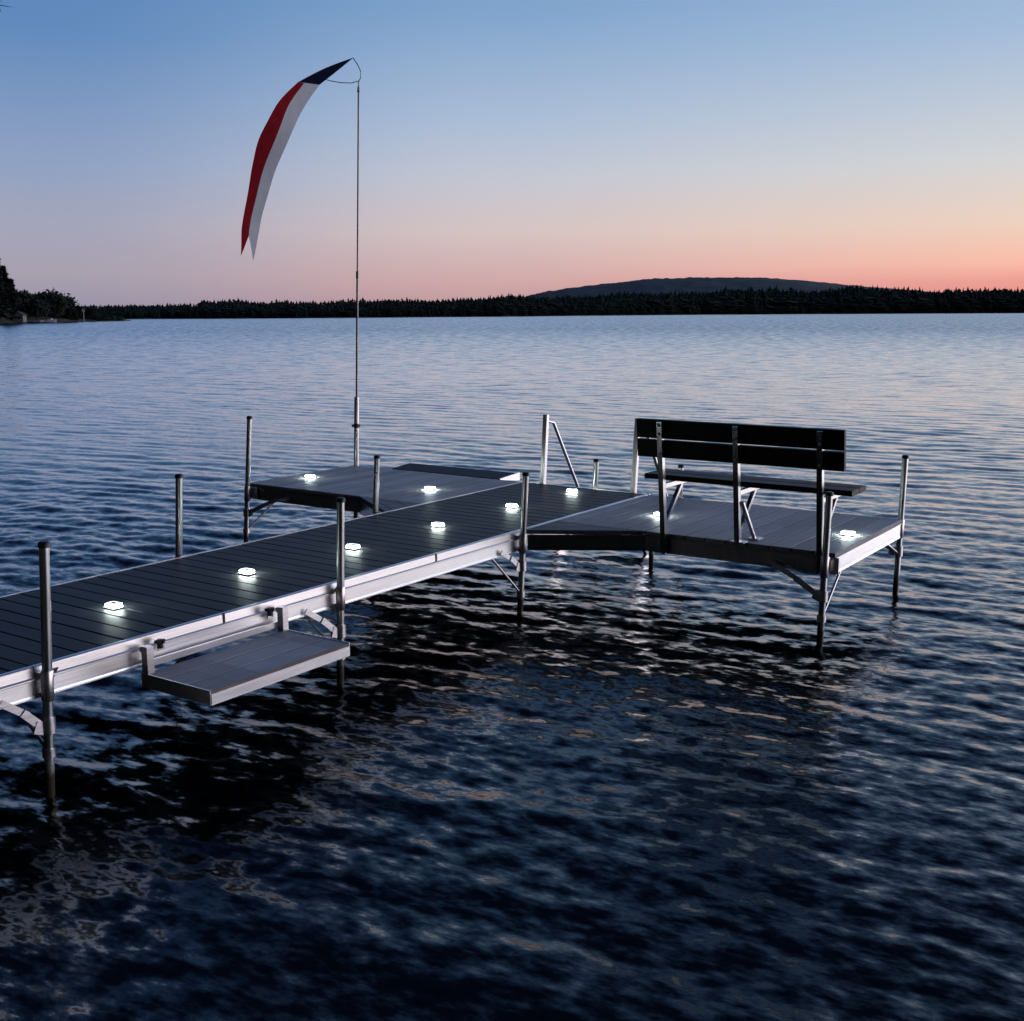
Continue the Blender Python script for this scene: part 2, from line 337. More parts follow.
    ml = t.nodes.new('ShaderNodeMath'); ml.operation = 'MULTIPLY'; ml.inputs[1].default_value = .122; sq = t.nodes.new('ShaderNodeMath'); sq.operation = 'MULTIPLY'; t.links.new(atn.outputs['Fac'], sq.inputs[0]); t.links.new(atn.outputs['Fac'], sq.inputs[1]); t.links.new(sq.outputs[0], ml.inputs[0])
    t.links.new(ml.outputs[0], lee.inputs['Scale'])       # ripples lean over on their lee side
    nn = vm('NORMALIZE', vm('ADD', vm('ADD', vm('ADD', g.outputs['Normal'], sc1.outputs[0]), sc2.outputs[0]), lee.outputs[0]))
    t.nodes.remove(b)
    fr = t.nodes.new('ShaderNodeFresnel'); fr.inputs['IOR'].default_value = 1.333; t.links.new(nn, fr.inputs['Normal'])
    inv = t.nodes.new('ShaderNodeMath'); inv.operation = 'SUBTRACT'; inv.inputs[0].default_value = 1; t.links.new(fr.outputs[0], inv.inputs[1])
    f2 = t.nodes.new('ShaderNodeMath'); f2.operation = 'MULTIPLY'; t.links.new(fr.outputs[0], f2.inputs[0]); t.links.new(fr.outputs[0], f2.inputs[1])
    f3 = t.nodes.new('ShaderNodeMath'); f3.operation = 'MULTIPLY'; t.links.new(f2.outputs[0], f3.inputs[0]); t.links.new(inv.outputs[0], f3.inputs[1])
    pw = t.nodes.new('ShaderNodeMath'); pw.operation = 'MULTIPLY_ADD'; pw.inputs[1].default_value = 1.7; t.links.new(f3.outputs[0], pw.inputs[0]); t.links.new(fr.outputs[0], pw.inputs[2])
    df = t.nodes.new('ShaderNodeBsdfDiffuse'); df.inputs[0].default_value = (.0015, .0022, .0032, 1)
    gl = t.nodes.new('ShaderNodeBsdfGlossy'); gl.inputs['Color'].default_value = (1, 1, 1, 1); gl.inputs['Roughness'].default_value = .145; t.links.new(nn, gl.inputs['Normal'])
    mxs = t.nodes.new('ShaderNodeMixShader'); t.links.new(pw.outputs[0], mxs.inputs[0]); t.links.new(df.outputs[0], mxs.inputs[1]); t.links.new(gl.outputs[0], mxs.inputs[2])
    t.links.new(mxs.outputs[0], t.nodes['Material Output'].inputs[0])
    me.materials.append(m)
make_water()

# ------------------------------------------------------------------ far land
PXS = [-700, -300, 130, 300, 500, 700, 1024, 1400, 1900]
DST = [330, 330, 338, 345, 400, 535, 680, 760, 820]
shore_d = lambda px: float(np.interp(px, PXS, DST))
TOPX = [-700, 0, 128, 160, 196, 204, 240, 250, 300, 360, 440, 480, 500, 560, 600, 640, 700, 760, 800, 850, 900, 960, 1024, 1400, 1900]
TOPY = [306, 306, 307, 306, 305, 299, 300, 303, 301.5, 300, 298, 297, 295, 295, 293, 291.5, 289, 288, 288.5, 286.5, 288, 289.5, 290, 293, 294]
WLX = [-700, 130, 300, 500, 700, 1024, 1900]
def far_height(px): return (np.interp(px, WLX, [319.5, 319.2, 318.2, 316.6, 314.9, 313.4, 313]) - np.interp(px, TOPX, TOPY)) / 1146.44 * shore_d(px)

def grid_mesh(name, P, m, kind='structure'):
    nu, nv = P.shape[:2]
    me = bpy.data.meshes.new(name)
    f = [(i*nv+j, (i+1)*nv+j, (i+1)*nv+j+1, i*nv+j+1) for i in range(nu-1) for j in range(nv-1)]
    me.from_pydata([tuple(map(float, p)) for p in P.reshape(-1, 3)], [], f); me.materials.append(m)
    for p in me.polygons: p.use_smooth = True
    o = bpy.data.objects.new(name, me); COL.objects.link(o)
    if kind: tag(o, kind=kind)
    return o
cols = np.linspace(-700, 1900, 160); deps = [(-3, -.5), (0, .02), (2, .25), (6, .5), (30, 1.0), (120, 2.2), (400, 3.0)]
P = np.zeros((len(cols), len(deps), 3))
for i, px in enumerate(cols):
    jit = RNG.normal(0, 1.6)
    for j, (dd, z) in enumerate(deps):
        p = ahead(px, shore_d(px) + dd + jit, z - (0 if z < .3 else RNG.uniform(0, .25))); P[i, j] = p
grid_mesh('far_shore', P, MT['ground'])

def conifer_template(seed, rounder=False):
    r = random.Random(seed); v = []; f = []
    n = 9 if not rounder else 7
    for k in range(n):
        t = k / (n - 1); z = .04 + .88 * t
        if rounder: rad = .30 * math.sin(math.pi * min(1, .18 + .8 * t)) ** .7
        else: rad = .20 * (1 - t) ** .85 + .012
        m = 6
        for j in range(m):
            a = 2 * math.pi * (j + r.random()) / m; rr = rad * r.uniform(.65, 1.25); w = .55
            zz = z + r.uniform(-.03, .03); o = len(v)
            v += [(0, 0, min(1.0, zz + .10)), (rr*math.cos(a-w), rr*math.sin(a-w), zz - .03), (rr*1.15*math.cos(a), rr*1.15*math.sin(a), zz - .05 + r.uniform(-.02, .02)), (rr*math.cos(a+w), rr*math.sin(a+w), zz - .03)]
            f += [(o, o+1, o+2), (o, o+2, o+3)]
    o = len(v); v += [(-.012, 0, .85), (.012, 0, .85), (0, .01, .85), (0, 0, 1.0)]; f += [(o, o+1, o+3), (o+1, o+2, o+3), (o+2, o, o+3)]
    return np.array(v, float), f
TPL = [conifer_template(s) for s in range(6)] + [conifer_template(20 + s, True) for s in range(4)]
def forest(name, places, m):
    V = []; Fc = []; off = 0
    for (x, y, z, h, w, k) in places:
        v, f = TPL[k]; a = RNG.uniform(0, 6.28); ca, sa = math.cos(a), math.sin(a)
        q = np.empty_like(v); q[:, 0] = x + (v[:, 0]*ca - v[:, 1]*sa) * h * w; q[:, 1] = y + (v[:, 0]*sa + v[:, 1]*ca) * h * w; q[:, 2] = z + v[:, 2] * h
        V.append(q); Fc += [tuple(i + off for i in t) for t in f]; off += len(v)
    V = np.concatenate(V); me = bpy.data.meshes.new(name); me.from_pydata(V.tolist(), [], Fc); me.materials.append(m); me.update()
    o = bpy.data.objects.new(name, me); COL.objects.link(o); return o
pl = []
for row, (back, gain) in enumerate([(1.2, .45), (3.5, .68), (7, .84), (11, .90), (17, .95), (26, .98), (40, 1.0), (60, 1.0)]):
    px = -650.0
    while px < 1850:
        d = shore_d(px) + back + RNG.uniform(-2, 3)
        h = max(2.2, far_height(px) * gain * (.90 + .07 * math.sin(px * .083) * math.sin(px * .031 + 1) + RNG.normal(0, .045))) * (.96 + .01 * row)
        if RNG.random() < .035 and row > 2: h *= RNG.uniform(1.05, 1.16)
        k = int(RNG.integers(0, 6)) if RNG.random() < .42 else int(RNG.integers(6, 10))
        if k >= 6: h *= .9
        p = ahead(px, d, .6 + back * .015)
        pl.append((p.x, p.y, p.z - .3, h, RNG.uniform(1.3, 2.6), k))
        px += RNG.uniform(2.2, 5.0)
fo = forest('far_forest', pl, MT['leaf'])
tag(fo, 'dark conifer forest lining the far shore below the pink sky', 'forest', kind='stuff')

# wooded hill beyond the far shore
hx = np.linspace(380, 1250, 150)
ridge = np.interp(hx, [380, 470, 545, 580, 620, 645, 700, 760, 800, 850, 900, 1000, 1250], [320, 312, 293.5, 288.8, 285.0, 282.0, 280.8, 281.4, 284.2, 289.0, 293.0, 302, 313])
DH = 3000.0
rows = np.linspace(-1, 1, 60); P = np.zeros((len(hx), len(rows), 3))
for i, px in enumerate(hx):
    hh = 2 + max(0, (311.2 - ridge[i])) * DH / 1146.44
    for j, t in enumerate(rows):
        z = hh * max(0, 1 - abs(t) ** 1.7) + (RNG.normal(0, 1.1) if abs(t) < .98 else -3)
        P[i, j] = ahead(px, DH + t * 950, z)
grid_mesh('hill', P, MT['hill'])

# ------------------------------------------------------------------ trees as individual things
def leafy_tree(name, base, h, spread, label, cat, group=None, kind='conifer', seed=0, leaves=1500, size=.5, parts=True):
    r = random.Random(seed); base = Vector(base)
    t = thing(name, base, label, cat, group)
    tr = MB(); n = 7
    pts = [base + Vector((r.uniform(-.01, .01) * h * (k > 0), r.uniform(-.01, .01) * h * (k > 0), h * .97 * k / n - (.3 if k == 0 else 0))) for k in range(n + 1)]
    tr.tube(pts, [h * .018 * (1 - .9 * k / n) + .01 for k in range(n + 1)], 8)
    cr = MB()
    if kind == 'conifer':
        nl = max(14, int(h * 2.0))
        for k in range(nl):
            u = (k + r.random() * .6) / nl; z = h * (.10 + .88 * u)
            reach = spread * (1 - u) ** .8 * r.uniform(.6, 1.1) + .12
            for j in range(6):
                a = 2 * math.pi * (j + r.random()) / 6; ln = reach * r.uniform(.6, 1.12)
                p0 = base + Vector((0, 0, z)); d = Vector((math.cos(a), math.sin(a), -.18 - .2 * (1 - u)))
                tr.tube([p0, p0 + d * ln * .9], [.012 + ln * .008, .004], 4, False)
                m = max(5, int(leaves / (nl * 6)))
                for q in range(m):
                    s = r.uniform(.12, 1) * ln; sd = Vector((-math.sin(a), math.cos(a), 0))
                    c = p0 + d * s + sd * r.gauss(0, ln * .13) + Vector((0, 0, r.gauss(0, .08)))
                    ax = Vector((r.gauss(0, 1), r.gauss(0, 1), r.gauss(0, .4))).normalized(); bx = Vector((r.gauss(0, 1), r.gauss(0, 1), r.gauss(0, .5)))
                    bx = (bx - ax * bx.dot(ax)).normalized(); e = size * r.uniform(.5, 1.2)
                    cr.add([c - ax*e, c + bx*e*.32, c + ax*e, c - bx*e*.32], [(0, 1, 2, 3)])
    else:
        cl = []
        for k in range(26):
            th = r.uniform(0, 6.28); ph = math.acos(r.uniform(-.5, 1)); rr = spread * r.uniform(.35, .95)
            cl.append(base + Vector((rr*math.sin(ph)*math.cos(th), rr*math.sin(ph)*math.sin(th), h * .60 + h * .33 * math.cos(ph) * r.uniform(.6, 1))))
        for c0 in cl:
            tr.tube([base + Vector((0, 0, h * .35)), base.lerp(c0, .6) + Vector((0, 0, h * .1)), c0], [.07, .04, .01], 4, False)
            for q in range(leaves // 26):
                c = c0 + Vector((r.gauss(0, 1), r.gauss(0, 1), r.gauss(0, .8))) * spread * .2
                ax = Vector((r.gauss(0, 1), r.gauss(0, 1), r.gauss(0, 1))).normalized(); bx = ax.orthogonal().normalized(); e = size * r.uniform(.5, 1.1)
                cr.add([c - ax*e, c + bx*e*.5, c + ax*e, c - bx*e*.5], [(0, 1, 2, 3)])
    tr.build('trunk', MT['bark'], t); cr.build('crown', MT['leaf'], t)
    return t

# the wooded point on the left
lp_px = np.linspace(-420, 130, 60); P = np.zeros((60, 6, 3))
for i, px in enumerate(lp_px):
    d0 = float(np.interp(px, [-420, -100, 0, 60, 100, 128, 130], [150, 205, 226, 250, 262, 268, 268])); th = float(np.interp(px, [-420, 0, 70, 128, 130], [50, 40, 14, 2, .5]))
    top = float(np.interp(px, [-420, 0, 40, 90, 128, 130], [3, 1.6, .9, .55, .25, 0]))
    for j, (u, z) in enumerate([(-.12, -.4), (.0, .04), (.1, .6), (.4, 1), (.8, .6), (1.1, -.4)]):
        P[i, j] = ahead(px, d0 + u * th + RNG.normal(0, .3), (z * top if z > .1 else z) + RNG.uniform(0, .1))
grid_mesh('point_of_land', P, MT['ground'])
pt = lambda px, back=0: ahead(px, float(np.interp(px, [-420, -100, 0, 60, 100, 128], [150, 205, 226, 250, 262, 268])) + back, .6)
spec = [  # px, top y, kind, spread, label
    (-16, 250, 'conifer', 2.7, 'tall spruce half cut off by the left edge of the photo'),
    (1, 260, 'conifer', 2.2, 'tall dark spruce at the left edge, highest on the wooded point'),
    (7, 270, 'conifer', 2.1, 'pointed spruce just right of the tallest one on the point'),
    (13, 281, 'conifer', 2.1, 'shorter spruce sloping down towards the pale cottage'),
    (19, 294, 'round', 2.6, 'low bushy tree behind the pale cottage'),
    (30, 302, 'round', 2.3, 'bushy tree right of the pale cottage, left of the rounded trees'),
    (40, 298, 'round', 2.6, 'left one of the rounded broad trees behind the moored boat'),
    (51, 296, 'round', 2.8, 'tallest rounded tree in the middle of the wooded point'),
    (62, 298, 'round', 2.6, 'rounded tree right of the middle of the point'),
    (72, 305, 'conifer', 1.9, 'small conifer left of the pale marker post'),
    (79, 307, 'conifer', 1.8, 'small conifer just beside the pale marker post'),
    (90, 309, 'conifer', 1.6, 'last small conifer at the right end of the wooded point')]
for i, (px, ty, kd, sp, lb) in enumerate(spec):
    b = pt(px, 2.5 if i % 2 else 6); dd = (b - Vector((EYE.x, EYE.y, .6))).length
    h = (311.4 - ty) * dd / 1146.44 + EYE.z - .6
    leafy_tree('spruce_tree' if kd == 'conifer' else 'broadleaf_tree', b, h, sp * (1.0 if kd == 'conifer' else 1.25), lb, 'tree', 'trees on the wooded point', kd, 40 + i, 3600, .55 if kd == 'conifer' else .5)
def shrub(px, h, w, label, seed):
    r = random.Random(seed); b = pt(px, 1.2); b.z = .35; m = MB(); st = MB()
    t = thing('shore_shrub', b, label, 'shrub', 'shrubs on the tip of the point')
    for q in range(420):
        a = r.uniform(0, 6.28); rr = w * math.sqrt(r.random()); z = h * r.random() * (1 - (rr / w) ** 2 * .8)
        c = b + Vector((rr * math.cos(a), rr * math.sin(a), z)); ax = Vector((r.gauss(0, 1), r.gauss(0, 1), r.gauss(0, 1))).normalized(); bx = ax.orthogonal().normalized(); e = r.uniform(.15, .35)
        m.add([c - ax*e, c + bx*e*.5, c + ax*e, c - bx*e*.5], [(0, 1, 2, 3)])
    for k in range(5): st.tube([b - Vector((0, 0, .3)), b + Vector((r.uniform(-.4, .4) * w, r.uniform(-.4, .4) * w, h * .8))], [.05, .02], 5)
    m.build('foliage', MT['leaf'], t); st.build('stem', MT['bark'], t)
shrub(100, 1.5, 2.3, 'low shrub at the base of the point tip, left of the two end shrubs', 1)
shrub(108, 1.3, 1.9, 'low shrub between the two other shrubs of the point tip', 2)
shrub(117, .9, 1.6, 'smallest shrub, nearest the tip of the point', 3)
# rocks at the tip
for i, (px, s, lb) in enumerate([(121, .7, 'grey rock beside the smallest shrub at the tip of the point'), (125, .55, 'low grey rock second from the end of the point tip'), (128, .4, 'outermost low rock at the very tip of the point')]):
    b = pt(px, .3); b.z = .05; m = MB(); r = random.Random(70 + i); vs = []; fs = []
    nu, nv = 9, 6
    for a in range(nv + 1):
        for c in range(nu):
            ph = math.pi * a / nv; th = 2 * math.pi * c / nu; k = s * r.uniform(.8, 1.15)
            vs.append(b + Vector((1.7*k*math.sin(ph)*math.cos(th), 1.7*k*math.sin(ph)*math.sin(th), .55*k*math.cos(ph))))
    for a in range(nv):
        for c in range(nu): fs.append((a*nu+c, a*nu+(c+1) % nu, (a+1)*nu+(c+1) % nu, (a+1)*nu+c))
    m.add(vs, fs, True); tag(m.build('shore_rock', MT['rock'], None, b), lb, 'rock', 'rocks at the tip of the point')
# pale cottage on the point
b = pt(20, -1.0); b.z = .55
t = thing('shore_cottage', b, 'small pale cottage under the spruces at the water edge on the left', 'cottage')
ux, uy = R.copy(), F0.copy()
def wpt(a, c, z): return b + ux * a + uy * c + Vector((0, 0, z))
w = MB(); w.prism([(-.9, -.4), (.9, -.4), (.9, .9), (0, 1.4), (-.9, .9)], wpt(0, -.8, 0), wpt(0, .8, 0), ux, (0, 0, 1)); w.build('wall', MT['hut'], t)
rf = MB(); rf.obox(wpt(-.52, -1, 1.17), wpt(-.52, 1, 1.17), 1.3, .07, Vector((0, 0, .87)) - ux * .48); rf.obox(wpt(.52, -1, 1.17), wpt(.52, 1, 1.17), 1.3, .07, Vector((0, 0, .87)) + ux * .48); rf.build('roof', MT['roof'], t)
for dx in (-.45, .45):
    wd = MB(); wd.obox(wpt(dx - .2, -.82, .45), wpt(dx + .2, -.82, .45), .05, .4); wd.build('window', MT['panel'], t)
# moored boat
b = pt(45, -6); b.z = 0
t = thing('moored_boat', b, 'small pale sailing boat with bare mast moored before the wooded point', 'boat')
h = MB(); secs = []
for k in range(9):
    u = k / 8; wd = .75 * math.sin(math.pi * min(1, .12 + .88 * u)) ** .6 if u < 1 else .02
    wd = [.55, .68, .76, .8, .78, .7, .55, .32, .03][k]; x = -2.2 + 4.4 * u; sh = .42 + .18 * u * u
    secs.append([(x, -wd, sh), (x, -wd * .8, .08), (x, 0, -.12), (x, wd * .8, .08), (x, wd, sh), (x, 0, sh + .04)])
vs = [b + ux * x + uy * y + Vector((0, 0, z)) for s_ in secs for (x, y, z) in s_]
fs = [(k*6+j, k*6+(j+1) % 6, (k+1)*6+(j+1) % 6, (k+1)*6+j) for k in range(8) for j in range(6)] + [tuple(range(6)), tuple(range(48, 54))]
h.add(vs, fs); h.build('hull', MT['paint'], t)
m = MB(); m.tube([b + ux * .4 + Vector((0, 0, .4)), b + ux * .4 + Vector((0, 0, 4.2))], [.03, .018], 6); m.build('mast', MT['bark'], t)
m = MB(); m.tube([b + ux * .4 + Vector((0, 0, 1.0)), b - ux * 1.6 + Vector((0, 0, .95))], .05, 6); m.build('boom', MT['alu'], t)
c = MB(); c.obox(b + ux * .6 + Vector((0, 0, .62)), b + ux * 1.3 + Vector((0, 0, .66)), .7, .2); c.build('cabin', MT['paint'], t)
# a low float beside it
b = pt(34, -4); b.z = .0
t = thing('swim_raft', b, 'low pale raft floating left of the moored boat', 'raft')
w = MB(); w.obox(b - ux * 1.5 + Vector((0, 0, .32)), b + ux * 1.5 + Vector((0, 0, .32)), 1.6, .1); w.build('deck', MT['paint'], t)
for dx in (-1.1, 1.1):
    w = MB(); w.tube([b + ux * dx - uy * .7 + Vector((0, 0, .1)), b + ux * dx + uy * .7 + Vector((0, 0, .1))], .17, 10); w.build('float', MT['black'], t)
b = pt(84, 0); b.z = .5
t = thing('marker_post', b, 'pale post with a small white board on the wooded point', 'marker')
w = MB(); w.tube([b - Vector((0, 0, .6)), b + Vector((0, 0, 2.1))], .06, 8); w.build('post', MT['paint'], t)
w = MB(); w.obox(b - ux * .28 + Vector((0, 0, 1.8)) - uy * .08, b + ux * .28 + Vector((0, 0, 1.8)) - uy * .08, .05, .7); w.build('board', MT['paint'], t)

# ------------------------------------------------------------------ home shore, behind the viewer
xs = np.array([-6.4, -7.0, -7.4, -9, -12, -20, -60, -160]); zs = np.array([-.5, -.12, .08, .40, .8, 1.8, 5, 9])
ys = np.linspace(-160, 160, 120); P = np.zeros((len(ys), len(xs), 3))
for i, y in enumerate(ys):
    bend = max(0, abs(y - 2) - 10) ** 1.2 * (.10 if y > 0 else .02)
    for j in range(len(xs)): P[i, j] = (xs[j] + bend * (1 if j < 6 else .4) + RNG.normal(0, .10), y, zs[j] + RNG.normal(0, .04))
grid_mesh('home_shore', P, MT['ground'])
pl = []
for k in range(620):
    y = RNG.uniform(-34, 95); x = -13 - RNG.exponential(6) - (2.5 if -9 < y < 3 else 0)
    bend = max(0, abs(y - 2) - 10) ** 1.2 * (.10 if y > 0 else .02) * .8
    pl.append((x + bend, y, .9, RNG.uniform(17, 27), RNG.uniform(.8, 1.2), int(RNG.integers(0, 10))))
tag(forest('shore_woods', pl, MT['leaf']), 'dark woods on the home shore behind the dock', 'woods', kind='stuff')

# the pine whose bough tip reaches into the top left corner
def near_pine():
    r = random.Random(5); base = Vector((-7.9, 7.8, .2))
    t = thing('pine_tree', base, 'shore pine whose needle tips poke into the top left corner', 'tree')
    tr = MB(); tr.tube([base - Vector((0, 0, .3)), base + Vector((.1, 0, 4)), base + Vector((0, .2, 9)), base + Vector((.1, .1, 13))], [.22, .17, .10, .03], 12)
    cr = MB(); limbs = []
    tip = EYE + (F0 * math.cos(math.radians(-22.9)) + R * math.sin(math.radians(-22.9))) * 9.0 + Vector((0, 0, 9.0 * math.tan(math.radians(13.0)) * .98))
    limbs.append([base + Vector((.08, 0, 4.0)), base.lerp(tip, .5) * 1.0 + Vector((0, 0, 2.2)), tip])
    for k in range(26):
        z = r.uniform(3.2, 12.6); a = r.uniform(0, 6.28)
        if 3.0 < z < 6.5 and math.cos(a + 1.0) > .3: a += 2.4
        ln = (13.8 - z) * .30 * r.uniform(.7, 1.1)
        if z < 8: ln = min(ln, 2.4)
        limbs.append([base + Vector((0, 0, z)), base + Vector((math.cos(a)*ln*.5, math.sin(a)*ln*.5, z + .25)), base + Vector((math.cos(a)*ln, math.sin(a)*ln, z + .3))])
    for li, lb in enumerate(limbs):
        tr.tube(lb, [.06, .035, .01], 6, False)
        seg = lambda u: (lb[0].lerp(lb[1], u*2) if u < .5 else lb[1].lerp(lb[2], u*2 - 1))
        for q in range(70 if li else 160):
            u = r.uniform(.3, 1.0); c = seg(u) + Vector((r.gauss(0, .2), r.gauss(0, .2), r.gauss(0, .12))) * (1.15 - u * (.9 if li == 0 else .5))
            for n_ in range(7):
                ax = Vector((r.gauss(0, 1), r.gauss(0, 1), r.gauss(0, .7))).normalized() * r.uniform(.08, .15); sd = ax.orthogonal().normalized() * .006
                cr.add([c - sd, c + sd, c + ax], [(0, 1, 2)])
    tr.build('trunk', MT['bark'], t); cr.build('crown', MT['leaf'], t)
near_pine()

# ------------------------------------------------------------------ the dock
W = 1.18
RAIL = [(0, 0), (.016, 0), (.0215, -.004), (.0225, -.046), (.032, -.051), (.032, -.057), (.023, -.062), (.023, -.122), (.026, -.130), (.026, -.136), (0, -.136)]
RAIL_LOW = [(0, -.0325), (.024, -.0325), (.024, -.038), (.017, -.042), (.017, -.122), (.019, -.130), (.019, -.136), (0, -.136)]
def rail(name, p0, p1, out, parent, m='alu_x', low=False):     # aluminium frame rail, profile faces 'out'
    b = MB(); b.prism(RAIL_LOW if low else RAIL, p0, p1, out, (0, 0, 1)); return b.build(name, MT[m], parent)
def decking_x(b, x0, x1, y0, y1, pitch, z=-.002, gap=.006, th=.028):   # boards lying along Y, stepping along X
    x = x0
    while x < x1 - .02:
        xe = min(x + pitch - gap, x1); b.box(D(x, y0, z - th), D(xe, y1, z + random.uniform(-.0008, .0008)), .003); x += pitch
def decking_y(b, x0, x1, y0, y1, pitch, z=-.002, gap=.010, th=.028):
    y = y0
    while y < y1 - .02:
        ye = min(y + pitch - gap, y1); b.box(D(x0, y, z - th), D(x1, ye, z + random.uniform(-.0006, .0006)), .0012); y += pitch
def clip_poly(poly, a, c):       # keep a*x + b*y <= c
    out = []
    for i in range(len(poly)):
        p, q = poly[i], poly[(i+1) % len(poly)]; fp = a[0]*p[0] + a[1]*p[1] - c; fq = a[0]*q[0] + a[1]*q[1] - c
        if fp <= 0: out.append(p)
        if fp * fq < 0: u = fp / (fp - fq); out.append((p[0] + u*(q[0]-p[0]), p[1] + u*(q[1]-p[1])))
    return out
def gusset_deck(b, tri, direction, pitch=.14, gap=.006):       # boards clipped to a triangle
    n = Vector((-direction[1], direction[0])).normalized(); vals = [n.dot(Vector(p)) for p in tri]; c = min(vals)
    while c < max(vals):
        poly = clip_poly(clip_poly(list(tri), (-n.x, -n.y), -c), (n.x, n.y), c + pitch - gap)
        if len(poly) >= 3: b.prism(poly, D(0, 0, -.030), D(0, 0, -.002), (1, 0, 0), (0, 1, 0))
        c += pitch
PIPE_R = .0205
def leg(parent, x, y, top, lean, brace=None, rod=None, clampdir=None, bottom=-1.15, sleeve=True, name='leg', k=(R.x, R.y)):
    ax = lambda z: Vector((x + k[0]*lean*z, y + k[1]*lean*z, Z0 + z))
    b = MB(); b.tube([ax(bottom), ax(-.4), ax(top)], PIPE_R, 20, True); o = b.build(name, MT['pipe'], parent)
    c = MB(); c.tube([ax(top - .012), ax(top + .006), ax(top + .012)], [PIPE_R + .004, PIPE_R + .004, PIPE_R - .004], 20); c.build('cap', MT['black'], o)
    if sleeve:
        s = MB(); s.tube([ax(-.145), ax(-.14), ax(-.020), ax(-.015)], [PIPE_R + .002, PIPE_R + .005, PIPE_R + .005, PIPE_R + .002], 20)
        if clampdir:
            cd = Vector((*clampdir, 0)); s.obox(ax(-.035) + cd * .02, ax(-.035) + cd * .085, .05, .02); s.obox(ax(-.120) + cd * .02, ax(-.120) + cd * .085, .05, .02)
            sd = Vector((-cd.y, cd.x, 0)); s.obox(ax(-.078) + cd * .048 - sd * .07, ax(-.078) + cd * .048 + sd * .07, .008, .10)
        s.build('socket', MT['alu'], o)
    if brace:      # flat bar from a pipe clamp up to the frame
        bx, by, drop = brace; p0 = ax(-.345 if drop is None else drop); p1 = Vector((x + bx, y + by, Z0 - .105)); d = (p1 - p0)
        cl = MB(); cl.tube([p0 - Vector((0, 0, .035)), p0 + Vector((0, 0, .035))], PIPE_R + .009, 16); dn = Vector((d.x, d.y, 0)).normalized()
        cl.obox(p0 + dn * .02 - Vector((0, 0, .01)), p0 + dn * .06 + Vector((0, 0, .006)), .014, .055); cl.build('clamp', MT['alu'], o)
        br = MB(); mid = p0.lerp(p1, .55); sdv = d.cross(Vector((0, 0, 1))).normalized()
        br.obox(p0 + dn * .03, mid, .006, .034); br.obox(p0.lerp(p1, .42) + sdv * .007, p1 + sdv * .007, .006, .030); br.build('flat_brace', MT['alu'], o)
    if rod:
        rx, ry, drop = rod; p0 = ax(drop); p1 = Vector((x + rx, y + ry, Z0 - .130))
        rd = MB(); rd.tube([p0 + (p1 - p0).normalized() * .02, p1], .008, 10)
        rd.tube([p0 - Vector((0, 0, .02)), p0 + Vector((0, 0, .02))], PIPE_R + .007, 16); rd.build('rod_brace', MT['alu'], o)
    return o

# --- walkway
wk = thing('dock_walkway', D(-5, .6, 0), 'long narrow dock walkway with dark crosswise boards and pale aluminium rails', 'dock')
XS = -13.2
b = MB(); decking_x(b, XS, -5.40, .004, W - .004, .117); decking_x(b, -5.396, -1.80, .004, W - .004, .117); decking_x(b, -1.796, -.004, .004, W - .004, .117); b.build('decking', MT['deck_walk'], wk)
for (a, c) in ((XS, -5.398), (-5.394, -1.802), (-1.798, 0)):
    rail('side_rail', D(a, 0, 0), D(c, 0, 0), (0, -1, 0), wk)
    rail('side_rail', D(a, W, 0), D(c, W, 0), (0, 1, 0), wk)
b = MB()
for x in np.arange(XS + .3, -.1, .6): b.box(D(x - .025, .006, -.125), D(x + .025, W - .006, -.034))
b.build('cross_bearer', MT['alu'], wk)
rail('end_rail', D(.002, -.03, 0), D(.002, W + .03, 0), (1, 0, 0), wk)
leg(wk, -5.365, -.068, .515, .049, (-.20, .02, -.25), (-.04, .26, -.37), (0, 1))
leg(wk, -3.605, -.068, .455, .030, (-.24, .02, -.26), (-.10, .24, -.40), (0, 1))
leg(wk, -1.845, -.068, .385, .043, (-.22, .02, -.23), (-.30, .05, -.42), (0, 1))
leg(wk, -3.585, W + .085, .475, .054, None, None, (0, -1))
leg(wk, -1.795, W + .085, .40, .050, None, None, (0, -1))
leg(wk, -5.45, W + .085, .45, .05, None, None, (0, -1))
leg(wk, .085, .515, .225, .04, None, None, (-1, 0), bottom=-.16)
for yy in (-.085, W + .085):
    leg(wk, -9.2, yy, .45, .02, None, None, (0, 1 if yy < 0 else -1))
# hinge and joint plates seen on the near rail
for x in (-4.38, -2.72, -6.6):
    b = MB(); b.box(D(x - .006, -.0255, -.046), D(x + .006, -.016, .001)); b.build('splice_plate', MT['black'], wk)
b = MB(); b.prism([(-5.355, -.030), (-5.285, -.030), (-5.345, -.120), (-5.355, -.120)], (0, -.0245, Z0), (0, -.0275, Z0), (1, 0, 0), (0, 0, 1)); b.build('corner_plate', MT['black'], wk)

